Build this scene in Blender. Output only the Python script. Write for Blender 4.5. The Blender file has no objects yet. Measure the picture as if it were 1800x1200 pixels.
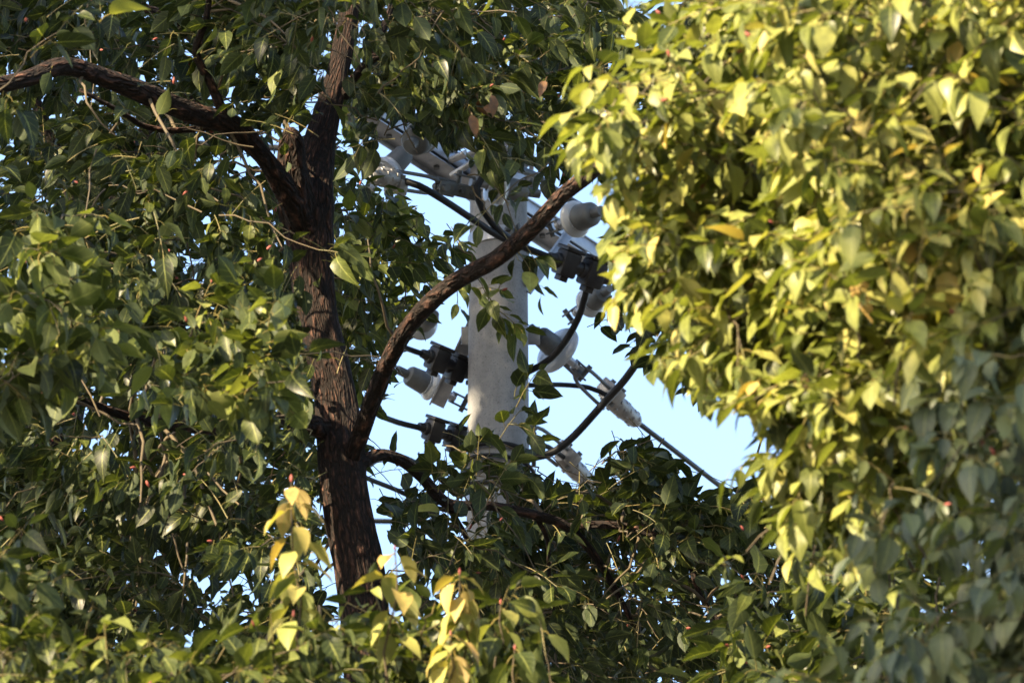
import bpy, bmesh, math, random
import numpy as np
from mathutils import Vector, Matrix, noise

rng = np.random.default_rng(7)
random.seed(7); noise.seed_set(7)
scene = bpy.context.scene
COL = scene.collection

# ------------------------------------------------------------------ camera
FOCAL, EL = 236.0, math.radians(27.0)
CAM = np.array((0.0, 0.0, 1.6))
FPX = FOCAL / 36.0 * 1800.0
FWD = np.array((0, math.cos(EL), math.sin(EL)))
UPV = np.array((0, -math.sin(EL), math.cos(EL)))
RGT = np.array((1.0, 0, 0))
camd = bpy.data.cameras.new('camera'); cam = bpy.data.objects.new('camera', camd); COL.objects.link(cam)
camd.lens = FOCAL; camd.sensor_width = 36.0; camd.sensor_fit = 'HORIZONTAL'
camd.clip_start = 0.1; camd.clip_end = 6000
cam.location = CAM; cam.rotation_euler = (math.pi / 2 + EL, 0, 0)
camd.dof.use_dof = True; camd.dof.focus_distance = 19.2; camd.dof.aperture_fstop = 10.0
scene.camera = cam

# ------------------------------------------------------------------ sky, sun, exposure
SUN_EL, SUN_AZ = math.radians(27.0), math.radians(45.0)      # azimuth: left of straight behind the camera
S3 = np.array((-math.sin(SUN_AZ) * math.cos(SUN_EL), -math.cos(SUN_AZ) * math.cos(SUN_EL), math.sin(SUN_EL)))
w = bpy.data.worlds.new('World'); scene.world = w; w.use_nodes = True
nt = w.node_tree; nt.nodes.clear()
sky = nt.nodes.new('ShaderNodeTexSky'); sky.sky_type = 'NISHITA'; sky.sun_disc = False
sky.sun_elevation = SUN_EL; sky.sun_rotation = math.atan2(S3[0], S3[1])
sky.air_density = 1.0; sky.dust_density = 1.8; sky.ozone_density = 1.0
bg = nt.nodes.new('ShaderNodeBackground'); bg.inputs[1].default_value = 0.1
out = nt.nodes.new('ShaderNodeOutputWorld')
nt.links.new(sky.outputs[0], bg.inputs[0]); nt.links.new(bg.outputs[0], out.inputs[0])
sd = bpy.data.lights.new('sun', 'SUN'); sd.energy = 5.0; sd.angle = math.radians(0.53); sd.color = (1.0, 0.80, 0.52)
so = bpy.data.objects.new('sun', sd); COL.objects.link(so)
so.rotation_euler = Vector(S3).to_track_quat('Z', 'Y').to_euler(); so.location = (-8, -6, 20)
scene.view_settings.view_transform = 'Standard'; scene.view_settings.look = 'None'
scene.view_settings.gamma = 1.0; scene.view_settings.use_curve_mapping = False
scene.view_settings.exposure = 2.48
scene.render.engine = 'CYCLES'
scene.cycles.max_bounces = 6; scene.cycles.diffuse_bounces = 4; scene.cycles.transmission_bounces = 4
scene.cycles.use_denoising = True

# ------------------------------------------------------------------ helpers
def Q(px, py, d):
    """pixel of the 1800x1200 photograph + distance along the view axis -> point"""
    return CAM + FWD * d + RGT * ((px - 900.0) / FPX * d) + UPV * ((600.0 - py) / FPX * d)

def proj(p):
    v = np.asarray(p) - CAM
    d = v @ FWD
    return 900 + (v @ RGT) / d * FPX, 600 - (v @ UPV) / d * FPX, d

def tag(o, label=None, cat=None, group=None, kind=None):
    for k, v in (('label', label), ('category', cat), ('group', group), ('kind', kind)):
        if v: o[k] = v
    return o

def empty(name, loc, label, cat, group=None):
    o = bpy.data.objects.new(name, None); COL.objects.link(o); o.location = loc
    o.empty_display_size = 0.1
    return tag(o, label, cat, group)

def link(name, me, mat, parent=None, smooth=True):
    o = bpy.data.objects.new(name, me); COL.objects.link(o)
    if mat is not None and not me.materials: me.materials.append(mat)
    if smooth:
        me.polygons.foreach_set('use_smooth', np.ones(len(me.polygons), dtype=bool))
    if parent is not None:
        o.parent = parent
        o.matrix_parent_inverse = Matrix.Translation(-parent.location)
    return o

def nrm(v):
    v = np.asarray(v, float); return v / (np.linalg.norm(v) + 1e-12)

def catmull(pts, step):
    """resample a list of rows (x,y,z,r...) as a smooth curve"""
    P = np.asarray(pts, float); n = len(P); out = []
    for i in range(n - 1):
        p0, p1, p2, p3 = P[max(i - 1, 0)], P[i], P[i + 1], P[min(i + 2, n - 1)]
        k = max(2, int(math.ceil(np.linalg.norm(p2[:3] - p1[:3]) / step)))
        for j in range(k):
            t = j / k
            out.append(.5 * ((2 * p1) + (-p0 + p2) * t + (2 * p0 - 5 * p1 + 4 * p2 - p3) * t * t + (-p0 + 3 * p1 - 3 * p2 + p3) * t ** 3))
    out.append(P[-1])
    return np.array(out)

def frames(pts):
    T = np.gradient(pts, axis=0); T /= np.linalg.norm(T, axis=1)[:, None] + 1e-12
    a = np.array((0, 0, 1.0)) if abs(T[0][2]) < .9 else np.array((1.0, 0, 0))
    N = [nrm(np.cross(T[0], a))]
    for i in range(1, len(pts)):
        v = N[-1] - T[i] * (N[-1] @ T[i]); N.append(nrm(v))
    N = np.array(N); B = np.cross(T, N)
    return T, N, B

def tube_arrays(pts, rad, sides, disp=None):
    T, N, B = frames(pts); n = len(pts)
    ang = np.arange(sides) * 2 * math.pi / sides
    ca, sa = np.cos(ang), np.sin(ang)
    R = np.repeat(np.asarray(rad)[:, None], sides, 1)
    if disp is not None: R = R + disp
    V = pts[:, None, :] + R[..., None] * (ca[None, :, None] * N[:, None, :] + sa[None, :, None] * B[:, None, :])
    V = V.reshape(-1, 3)
    i, j = np.meshgrid(np.arange(n - 1), np.arange(sides), indexing='ij')
    j2 = (j + 1) % sides
    F = np.stack((i * sides + j, i * sides + j2, (i + 1) * sides + j2, (i + 1) * sides + j), -1).reshape(-1, 4)
    return V, F

def quads_mesh(name, V, F):
    me = bpy.data.meshes.new(name)
    me.vertices.add(len(V)); me.vertices.foreach_set('co', np.asarray(V, np.float32).ravel())
    k = F.shape[1]
    me.loops.add(F.size); me.loops.foreach_set('vertex_index', F.astype(np.int32).ravel())
    me.polygons.add(len(F)); me.polygons.foreach_set('loop_start', np.arange(0, F.size, k, dtype=np.int32))
    me.update(calc_edges=True); me.validate()
    return me

class MB:
    """collects shapes into one mesh"""
    def __init__(s): s.bm = bmesh.new()
    def box(s, c, size, ax=None, bevel=0.0):
        """ax: 3x3 rows = local x,y,z axes"""
        r = bmesh.ops.create_cube(s.bm, size=1.0); vs = r['verts']
        A = np.eye(3) if ax is None else np.asarray(ax)
        M = Matrix(((A[0][0] * size[0], A[1][0] * size[1], A[2][0] * size[2], c[0]), (A[0][1] * size[0], A[1][1] * size[1], A[2][1] * size[2], c[1]),
                    (A[0][2] * size[0], A[1][2] * size[1], A[2][2] * size[2], c[2]), (0, 0, 0, 1)))
        bmesh.ops.transform(s.bm, matrix=M, verts=vs)
        if bevel:
            es = list({e for v in vs for e in v.link_edges})
            bmesh.ops.bevel(s.bm, geom=es, offset=bevel, segments=2, affect='EDGES', profile=.5)
        return s
    def lathe(s, o, axis, prof, seg=28):
        """prof: list of (distance along axis, radius)"""
        axis = nrm(axis); a = np.array((0, 0, 1.0)) if abs(axis[2]) < .9 else np.array((1.0, 0, 0))
        u = nrm(np.cross(axis, a)); v = np.cross(axis, u); o = np.asarray(o, float)
        rings = []
        for t, r in prof:
            if r < 1e-5: rings.append([s.bm.verts.new(o + axis * t)])
            else: rings.append([s.bm.verts.new(o + axis * t + r * (math.cos(k * 2 * math.pi / seg) * u + math.sin(k * 2 * math.pi / seg) * v)) for k in range(seg)])
        for A, B in zip(rings, rings[1:]):
            if len(A) == 1 and len(B) == 1: continue
            for k in range(seg):
                k2 = (k + 1) % seg
                if len(A) == 1: s.bm.faces.new((A[0], B[k2], B[k]))
                elif len(B) == 1: s.bm.faces.new((A[k], A[k2], B[0]))
                else: s.bm.faces.new((A[k], A[k2], B[k2], B[k]))
        return s
    def tube(s, pts, r, seg=10, smooth=None):
        pts = np.asarray(pts, float)
        if smooth:
            P = np.c_[pts, np.full(len(pts), 1.0)]; pts = catmull(P, smooth)[:, :3]
        rr = np.full(len(pts), r) if np.isscalar(r) else np.interp(np.linspace(0, 1, len(pts)), np.linspace(0, 1, len(r)), r)
        V, F = tube_arrays(pts, rr, seg)
        vs = [s.bm.verts.new(v) for v in V]
        for f in F: s.bm.faces.new([vs[i] for i in f])
        s.bm.faces.new(vs[:seg][::-1]); s.bm.faces.new(vs[-seg:])
        return s
    def done(s, name, mat, parent=None, smooth=False):
        bmesh.ops.recalc_face_normals(s.bm, faces=s.bm.faces)
        me = bpy.data.meshes.new(name); s.bm.to_mesh(me); s.bm.free()
        o = link(name, me, mat, parent, smooth=True)
        if hasattr(me, 'set_sharp_from_angle'): me.set_sharp_from_angle(angle=math.radians(38))
        return o

# ------------------------------------------------------------------ materials
def material(name):
    m = bpy.data.materials.new(name); m.use_nodes = True
    t = m.node_tree; t.nodes.clear()
    o = t.nodes.new('ShaderNodeOutputMaterial')
    return m, t, o
def node(t, kind, **kw):
    n = t.nodes.new(kind)
    for k, v in kw.items():
        if k.startswith('i_'): n.inputs[k[2:].replace('_', ' ')].default_value = v
        else: setattr(n, k, v)
    return n
def ramp(t, stops, src=None, interp='LINEAR'):
    r = t.nodes.new('ShaderNodeValToRGB'); e = r.color_ramp; e.interpolation = interp
    while len(e.elements) < len(stops): e.elements.new(.5)
    for el, (p, c) in zip(e.elements, stops):
        el.position = p; el.color = (*c, 1) if len(c) == 3 else c
    if src is not None: t.links.new(src, r.inputs[0])
    return r
def mixc(t, fac, a, b, blend='MIX'):
    m = t.nodes.new('ShaderNodeMix'); m.data_type = 'RGBA'; m.blend_type = blend
    for sock, val in ((m.inputs[0], fac), (m.inputs[6], a), (m.inputs[7], b)):
        if hasattr(val, 'links'): t.links.new(val, sock)
        else: sock.default_value = val if not isinstance(val, tuple) else (*val, 1)
    return m.outputs[2]
def math_(t, op, a, b=None):
    m = t.nodes.new('ShaderNodeMath'); m.operation = op
    for s, v in zip(m.inputs, (a, b)):
        if v is None: continue
        if hasattr(v, 'links'): t.links.new(v, s)
        else: s.default_value = v
    return m.outputs[0]

def leaf_material(name='leaf', sky_sheen=0.0):
    m, t, o = material(name); L = t.links
    age = node(t, 'ShaderNodeAttribute', attribute_name='age'); oi = node(t, 'ShaderNodeObjectInfo')
    rnd = node(t, 'ShaderNodeAttribute', attribute_name='rnd')
    r2 = math_(t, 'FRACT', math_(t, 'ADD', rnd.outputs['Fac'], math_(t, 'MULTIPLY', oi.outputs['Random'], 3.7)))
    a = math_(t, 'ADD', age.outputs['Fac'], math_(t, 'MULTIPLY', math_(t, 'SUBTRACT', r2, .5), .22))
    top = ramp(t, [(0.0, (.008, .0135, .003)), (.3, (.019, .028, .006)), (.45, (.064, .08, .018)), (.62, (.178, .195, .052)), (.82, (.28, .258, .082)), (1.0, (.37, .25, .092))], a)  # also carries light: paler tones where sunlit, darker where shaded
    uv = node(t, 'ShaderNodeUVMap'); sp = node(t, 'ShaderNodeSeparateXYZ'); L.new(uv.outputs[0], sp.inputs[0])
    # midrib and side veins: paler
    du = math_(t, 'ABSOLUTE', math_(t, 'SUBTRACT', sp.outputs[0], .5))
    rib = math_(t, 'LESS_THAN', du, .035)
    vein = math_(t, 'LESS_THAN', math_(t, 'FRACT', math_(t, 'MULTIPLY', math_(t, 'SUBTRACT', sp.outputs[1], math_(t, 'MULTIPLY', du, .55)), 5.0)), .09)
    ribs = math_(t, 'MAXIMUM', math_(t, 'MULTIPLY', rib, .5), math_(t, 'MULTIPLY', vein, .22))
    col = mixc(t, ribs, top.outputs[0], (.24, .26, .08))
    tc = node(t, 'ShaderNodeTexCoord')
    nz = node(t, 'ShaderNodeTexNoise', i_Scale=55.0, i_Detail=3.0); L.new(tc.outputs['Object'], nz.inputs['Vector'])
    blot = ramp(t, [(.3, (.72, .72, .72)), (.7, (1.22, 1.2, 1.1))], nz.outputs[0])
    col = mixc(t, 1.0, col, blot.outputs[0], 'MULTIPLY')
    sp2 = node(t, 'ShaderNodeTexNoise', i_Scale=420.0, i_Detail=1.0); L.new(tc.outputs['Object'], sp2.inputs['Vector'])
    spots = ramp(t, [(.69, (0, 0, 0)), (.74, (1, 1, 1))], sp2.outputs[0])
    col = mixc(t, math_(t, 'MULTIPLY', spots.outputs[0], math_(t, 'GREATER_THAN', r2, .6)), col, (.045, .022, .012))
    geo = node(t, 'ShaderNodeNewGeometry')
    under = mixc(t, .5, col, (.036, .054, .024))
    face = mixc(t, geo.outputs['Backfacing'], col, under)
    if sky_sheen: face = mixc(t, sky_sheen, face, (.115, .142, .105))          # grey-green skylight put into the leaf colour
    pet = math_(t, 'LESS_THAN', sp.outputs[1], 0.0)
    face = mixc(t, pet, face, mixc(t, a, (.05, .06, .015), (.36, .27, .08)))
    rough = math_(t, 'ADD', .36, math_(t, 'MULTIPLY', geo.outputs['Backfacing'], .2))
    rough = math_(t, 'ADD', rough, math_(t, 'MULTIPLY', r2, .12))
    p = node(t, 'ShaderNodeBsdfPrincipled'); p.inputs['Specular IOR Level'].default_value = .25
    L.new(face, p.inputs['Base Color']); L.new(rough, p.inputs['Roughness'])
    tr = node(t, 'ShaderNodeBsdfTranslucent')
    L.new(mixc(t, 1.0, col, (1.4, 1.48, .6), 'MULTIPLY'), tr.inputs[0])
    mx = node(t, 'ShaderNodeMixShader'); mx.inputs[0].default_value = .3
    L.new(p.outputs[0], mx.inputs[1]); L.new(tr.outputs[0], mx.inputs[2]); L.new(mx.outputs[0], o.inputs[0])
    bp = node(t, 'ShaderNodeBump', i_Strength=.25, i_Distance=.0015)
    L.new(math_(t, 'ADD', ribs, nz.outputs[0]), bp.inputs['Height']); L.new(bp.outputs[0], p.inputs['Normal']); L.new(bp.outputs[0], tr.inputs['Normal'])
    return m

def simple(name, c1, c2, scale, rough, metal=0.0, bump=0.0, bscale=None, stops=(.35, .68), spec=.5, stretch=None):
    m, t, o = material(name); L = t.links
    tc = node(t, 'ShaderNodeTexCoord'); vec = tc.outputs['Object']
    if stretch:
        mp = node(t, 'ShaderNodeMapping'); mp.inputs['Scale'].default_value = stretch; L.new(vec, mp.inputs[0]); vec = mp.outputs[0]
    nz = node(t, 'ShaderNodeTexNoise', i_Scale=scale, i_Detail=6.0, i_Roughness=.62); L.new(vec, nz.inputs['Vector'])
    r = ramp(t, [(stops[0], c1), (stops[1], c2)], nz.outputs[0])
    p = node(t, 'ShaderNodeBsdfPrincipled', i_Metallic=metal); L.new(r.outputs[0], p.inputs['Base Color'])
    p.inputs['Specular IOR Level'].default_value = spec
    rr = ramp(t, [(.3, (rough * .8,) * 3), (.7, (min(1, rough * 1.2),) * 3)], nz.outputs[0]); L.new(rr.outputs[0], p.inputs['Roughness'])
    if bump:
        n2 = node(t, 'ShaderNodeTexNoise', i_Scale=bscale or scale * 4, i_Detail=4.0); L.new(vec, n2.inputs['Vector'])
        b = node(t, 'ShaderNodeBump', i_Strength=bump, i_Distance=.004); L.new(n2.outputs[0], b.inputs['Height']); L.new(b.outputs[0], p.inputs['Normal'])
    L.new(p.outputs[0], o.inputs[0])
    return m

def bark_material():
    m, t, o = material('bark'); L = t.links
    uv = node(t, 'ShaderNodeUVMap'); mp = node(t, 'ShaderNodeMapping'); mp.inputs['Scale'].default_value = (1.0, .38, 1); L.new(uv.outputs[0], mp.inputs[0])
    n0 = node(t, 'ShaderNodeTexNoise', i_Scale=26.0, i_Detail=3.0); L.new(mp.outputs[0], n0.inputs['Vector'])
    wv = mixc(t, .06, mp.outputs[0], n0.outputs['Color'])
    vo = node(t, 'ShaderNodeTexVoronoi', feature='DISTANCE_TO_EDGE', i_Scale=40.0); L.new(wv, vo.inputs['Vector'])
    n1 = node(t, 'ShaderNodeTexNoise', i_Scale=120.0, i_Detail=5.0); L.new(mp.outputs[0], n1.inputs['Vector'])
    plate = ramp(t, [(.04, (0, 0, 0)), (.30, (1, 1, 1))], vo.outputs['Distance'])
    colp = ramp(t, [(.3, (.014, .0075, .0058)), (.55, (.040, .020, .0145)), (.75, (.17, .088, .062))], n1.outputs[0])
    col = mixc(t, plate.outputs[0], (.006, .004, .0035), colp.outputs[0])
    p = node(t, 'ShaderNodeBsdfPrincipled', i_Roughness=.9); p.inputs['Specular IOR Level'].default_value = .25
    L.new(col, p.inputs['Base Color'])
    h = math_(t, 'ADD', plate.outputs[0], math_(t, 'MULTIPLY', n1.outputs[0], .6))
    b = node(t, 'ShaderNodeBump', i_Strength=1.0, i_Distance=.012); L.new(h, b.inputs['Height']); L.new(b.outputs[0], p.inputs['Normal'])
    L.new(p.outputs[0], o.inputs[0])
    return m

M_LEAF = leaf_material()
M_LEAF_SKYLIT = leaf_material('skylit_leaf', .45)  # same leaf with skylight mixed into its colour
M_BARK = bark_material()
M_TWIG = simple('twig', (.07, .075, .022), (.15, .11, .04), 9.0, .6)
M_SHOOT = simple('woody_twig', (.035, .026, .015), (.075, .056, .027), 14.0, .75)
M_BUD = simple('bud', (.13, .025, .02), (.22, .055, .035), 30.0, .7)
M_DEAD = simple('dead_leaf', (.05, .025, .013), (.17, .085, .035), 60.0, .8)
def concrete_material():
    m, t, o = material('concrete'); L = t.links
    tc = node(t, 'ShaderNodeTexCoord'); mp = node(t, 'ShaderNodeMapping'); mp.inputs['Scale'].default_value = (14, 14, 1.6); L.new(tc.outputs['Object'], mp.inputs[0])
    streak = node(t, 'ShaderNodeTexNoise', i_Scale=1.0, i_Detail=5.0, i_Roughness=.6); L.new(mp.outputs[0], streak.inputs['Vector'])
    blot = node(t, 'ShaderNodeTexNoise', i_Scale=26.0, i_Detail=6.0, i_Roughness=.7); L.new(tc.outputs['Object'], blot.inputs['Vector'])
    fine = node(t, 'ShaderNodeTexNoise', i_Scale=210.0, i_Detail=2.0); L.new(tc.outputs['Object'], fine.inputs['Vector'])
    a = ramp(t, [(.30, (.095, .098, .103)), (.68, (.19, .192, .195))], math_(t, 'ADD', math_(t, 'MULTIPLY', streak.outputs[0], .55), math_(t, 'MULTIPLY', blot.outputs[0], .45)))
    pits = ramp(t, [(.30, (.45, .45, .45)), (.40, (1, 1, 1)), (.66, (1, 1, 1)), (.74, (1.3, 1.28, 1.25))], fine.outputs[0])
    p = node(t, 'ShaderNodeBsdfPrincipled', i_Roughness=.88); L.new(mixc(t, 1.0, a.outputs[0], pits.outputs[0], 'MULTIPLY'), p.inputs['Base Color'])
    b = node(t, 'ShaderNodeBump', i_Strength=.5, i_Distance=.003); L.new(fine.outputs[0], b.inputs['Height']); L.new(b.outputs[0], p.inputs['Normal'])
    L.new(p.outputs[0], o.inputs[0]); return m
M_CONC = concrete_material()
M_GALV = simple('galvanised_steel', (.20, .215, .245), (.33, .345, .375), 22.0, .42, metal=.55, bump=.05)
M_ALU = simple('cast_aluminium', (.12, .12, .123), (.23, .23, .23), 30.0, .5, metal=.45, bump=.2, bscale=90)
M_CAP = simple('weathered_cap_iron', (.04, .046, .052), (.095, .102, .108), 18.0, .6, metal=.2, bump=.15)
M_PORC = simple('white_porcelain', (.24, .265, .30), (.36, .385, .42), 5.0, .2)
M_BLACK = simple('black_plastic', (.006, .006, .008), (.016, .016, .018), 25.0, .45, bump=.05, spec=.25)
M_CABLE = simple('cable_sheath', (.006, .007, .009), (.014, .015, .018), 20.0, .45, spec=.12)
M_GROUND = simple('ground', (.045, .045, .045), (.075, .072, .068), .8, .95, bump=.3, bscale=90)

# ------------------------------------------------------------------ ground
me = quads_mesh('ground', np.array([(-900, -900, 0), (900, -900, 0), (900, 900, 0), (-900, 900, 0)], float), np.array([[0, 1, 2, 3]]))
tag(link('ground', me, M_GROUND, smooth=False), kind='structure')

# ------------------------------------------------------------------ utility pole
PD = 22.0
pc = Q(876, 600, PD); PX, PY = pc[0], pc[1]
def pole_z(py):
    """height on the pole axis that shows at row py"""
    k = (600 - py) / FPX; d = (PY - CAM[1])
    vy = FWD[1] + UPV[1] * k; vz = FWD[2] + UPV[2] * k
    return CAM[2] + d * vz / vy
ZT = pole_z(268)
def pole_r(z): return .0935 + (ZT - z) / 150.0
pole = empty('utility_pole', (PX, PY, 0), 'grey concrete utility pole with steel crossarm near its top, behind the branches', 'utility pole')
zs = np.concatenate([np.linspace(0, ZT - 2.6, 12), np.linspace(ZT - 2.5, ZT - .02, 40)])
MB().lathe((PX, PY, 0), (0, 0, 1), [(z, pole_r(z)) for z in zs] + [(ZT - .005, pole_r(ZT) - .004), (ZT, pole_r(ZT) - .02), (ZT, 0)], 64).done('shaft', M_CONC, pole)
def band(zc, h, ext, name='pole_band', lug=None, th=.006):
    r = pole_r(zc)
    b = MB().lathe((PX, PY, zc - h / 2), (0, 0, 1), [(0, r + .001), (0, r + th), (h, r + th), (h, r + .001)], 48)
    o = b.done(name, M_GALV, pole)
    if lug is not None:
        dx = np.array((math.sin(lug), -math.cos(lug), 0)); sx = np.array((dx[1], -dx[0], 0)); c = np.array((PX, PY, zc)) + dx * (r + .022)
        l = MB()
        for s in (-1, 1): l.box(c + sx * s * .011, (.04, .006, h * .9), (dx, sx, (0, 0, 1)), .001)
        l.lathe(c - sx * .03, sx, [(0, 0), (0, .008), (.06, .008), (.06, 0)], 6)
        l.done('band_lug', M_CAP, pole)
    return o
band(pole_z(432), .05, 0, lug=math.radians(25))
band(pole_z(332), .045, 0, lug=math.radians(70))
band(pole_z(880), .045, 0, lug=math.radians(40))

PHI = math.radians(54)
AD = np.array((math.cos(PHI), math.sin(PHI), 0)); AN = np.array((-math.sin(PHI), math.cos(PHI), 0)); ZV = np.array((0, 0, 1.0))
arm_z = pole_z(345) + .13
ac = np.array((PX, PY, arm_z)) + AN * (.1 + .045)
def crossarm(ac, half, name='crossarm'):
    r = MB()
    r.box(ac - ZV * .0345, (2 * half, .075, .006), (AD, AN, ZV), .001)           # bottom flange
    r.box(ac + ZV * .0345, (2 * half, .075, .006), (AD, AN, ZV), .001)
    r.box(ac + AN * .0345, (2 * half - .002, .006, .063), (AD, AN, ZV), .001)
    r.box(ac - AN * .030 + ZV * .008, (2 * half - .002, .006, .046), (AD, AN, ZV), .001)
    r.box(ac + AN * .034 - ZV * .0315 - ZV * .014, (2 * half - .003, .004, .022), (AD, AN, ZV), .001)    # lip
    o = r.done(name, M_GALV, pole)
    for s in (-.85, -.55, -.2, .25, .6, .88):
        MB().lathe(ac + AD * s * half - ZV * .0375, -ZV, [(0, 0), (0, .011), (.008, .011), (.008, 0)], 6).done('bolt', M_CAP, o)
    return o
crossarm(ac, .75)
for k in (-.055, .075):                                                          # U bolts round the pole
    c = ac + AD * k
    pts = [ac + AD * (-.12) - AN * .03 + ZV * k * .3, ac + AD * (-.118) - AN * .20 + ZV * k * .3, ac + AD * (-.02) - AN * .262 + ZV * k * .3, ac + AD * .10 - AN * .20 + ZV * k * .3, ac + AD * .12 - AN * .03 + ZV * k * .3]
    MB().tube(pts, .0085, 8, smooth=.03).done('u_bolt', M_GALV, pole)
MB().tube([Q(794, 309, 21.8), Q(832, 284, 21.75)], .011, 10).done('tie_rod', M_GALV, pole)
MB().tube([Q(792, 280, 21.9), Q(818, 268, 21.85)], .009, 10).done('tie_rod', M_GALV, pole)
def strut(a, b, wd, nm='brace'):
    a, b = np.asarray(a), np.asarray(b); d = nrm(b - a); s = nrm(np.cross(d, FWD)); n = np.cross(d, s)
    r = MB(); L = np.linalg.norm(b - a); c = (a + b) / 2
    r.box(c, (L, wd, .006), (d, s, n), .001); r.box(c + s * (wd / 2 - .003) + n * .018, (L, .006, .03), (d, s, n), .001)
    r.done(nm, M_GALV, pole)
strut(Q(926, 512, 22.05), Q(1004, 405, 22.35), .035)
strut(Q(768, 712, 22.25), Q(846, 545, 22.15), .05)
# lower dead-end bracket hidden behind the pole
MB().box(Q(880, 590, 22.15), (.26, .05, .06), (RGT, FWD, UPV), .002).done('dead_end_bracket', M_GALV, pole)

# ------------------------------------------------------------------ strain insulators, clamps, covers, cables
def insulator(p, axis, label, rd=.083, sheds=2, cap=.034, grp='strain insulators on the pole', link_len=.06):
    """p: centre of the disc; axis points from cap to pin"""
    p = np.asarray(p); axis = nrm(axis)
    e = empty('strain_insulator', p, label, 'insulator', grp)
    MB().lathe(p, axis, [(-.125, 0), (-.125, cap * .42), (-.085, cap * .46), (-.08, cap * .86), (-.072, cap), (-.03, cap * 1.1), (-.014, cap * 1.12), (-.008, cap * .9)]).done('cap', M_CAP, e)
    MB().lathe(p, axis, [(-.014, cap * .95), (-.012, cap * 1.2), (-.004, rd * .72), (.004, rd * .94), (.011, rd), (.018, rd * .985), (.016, rd * .9), (.012, rd * .74), (.024, rd * .72), (.012, rd * .66),
                        (.012, rd * .52), (.026, rd * .5), (.014, rd * .44), (.016, .025), (.03, .02)], 48).done('disc', M_PORC, e)
    if sheds:
        for k in range(sheds):
            q = .028 + k * .017
            MB().lathe(p, axis, [(q, .02), (q + .002, rd * .62), (q + .006, rd * .64), (q + .007, rd * .58), (q + .009, .02)], 36).done('shed', M_PORC, e)
    MB().lathe(p, axis, [(.016, .013), (.09, .013), (.094, .017), (.108, .017), (.11, 0)], 12).done('pin', M_GALV, e)
    u = nrm(np.cross(axis, FWD)); v = np.cross(axis, u)
    c = MB(); q = p + axis * .115
    for s in (-1, 1): c.box(q + u * s * .016 + axis * .02, (.06, .007, .03), (axis, u, v), .002)
    c.box(q - axis * .012, (.01, .04, .03), (axis, u, v), .002)
    c.lathe(q + axis * .035 - u * .032, u, [(0, 0), (0, .009), (.064, .009), (.064, 0)], 6)
    c.done('clevis', M_CAP, e)
    return e

def direction(x0, y0, d0, x1, y1, d1): return nrm(Q(x1, y1, d1) - Q(x0, y0, d0))
insulator(Q(742, 240, 21.55), direction(722, 254, 21.45, 762, 226, 21.65), 'insulator with dark domed cap on the left half of the crossarm', cap=.046, rd=.056, sheds=0)
insulator(Q(686, 296, 21.9), direction(702, 280, 21.9, 664, 318, 21.85), 'insulator half hidden by leaves below the left end of the crossarm', sheds=0, rd=.055)
insulator(Q(884, 330, 21.62), direction(920, 346, 21.66, 862, 336, 21.63), 'insulator with ribbed white disc edge-on in front of the pole top', rd=.078, sheds=2)
insulator(Q(1016, 384, 21.95), direction(1042, 378, 21.9, 1000, 392, 22.0), 'insulator with dark cap on the right half of the crossarm, under the arching branch', cap=.04, rd=.062, sheds=0)
insulator(Q(976, 612, 22.2), direction(950, 594, 22.16, 1010, 645, 22.25), 'insulator with large white disc just right of the bare pole shaft', rd=.088, sheds=1)
insulator(Q(1040, 530, 22.5), direction(1062, 515, 22.42, 1020, 545, 22.55), 'pale insulator disc behind the hanging cable below the right crossarm end', sheds=0, rd=.052)
insulator(Q(752, 676, 22.3), direction(718, 654, 22.25, 790, 690, 22.32), 'insulator with curved grey cap left of the pole, below the black covers', sheds=0, rd=.05)
insulator(Q(742, 566, 22.6), direction(760, 556, 22.5, 720, 580, 22.7), 'small pale insulator left of the pole, behind the arching branch', sheds=0, rd=.06)

def clamp(p0, p1, label):
    """dead-end clamp from p0 (yoke end) to p1 (cable end)"""
    p0, p1 = np.asarray(p0), np.asarray(p1); d = nrm(p1 - p0); L = np.linalg.norm(p1 - p0)
    u = nrm(np.cross(d, FWD)); v = np.cross(d, u)
    e = empty('dead_end_clamp', p0, label, 'cable clamp', 'dead end clamps holding the line cables')
    MB().lathe(p0, d, [(0, 0), (0, .02), (L * .12, .031), (L * .5, .033), (L * .93, .026), (L, .018), (L, 0)], 20).done('body', M_ALU, e)
    for k in range(5):
        for a in range(6):
            an = a * math.pi / 3 + (k % 2) * .5
            q = p0 + d * L * (.3 + .145 * k) + (u * math.cos(an) + v * math.sin(an)) * (.0335 - .0016 * k)
            MB().box(q, (.012, .013, .006), (d, u * -math.sin(an) + v * math.cos(an), u * math.cos(an) + v * math.sin(an)), .003).done('rib', M_ALU, e)
    MB().box(p0 + d * L * .1 + u * .02, (L * .26, .05, .075), (d, u, v), .005).done('keeper', M_ALU, e)
    for s in (-1, 1):
        MB().lathe(p0 + d * L * .14 + v * s * .028 - u * .02, u, [(0, 0), (0, .009), (.075, .009), (.075, 0)], 6).done('bolt', M_CAP, e)
    return e
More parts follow.
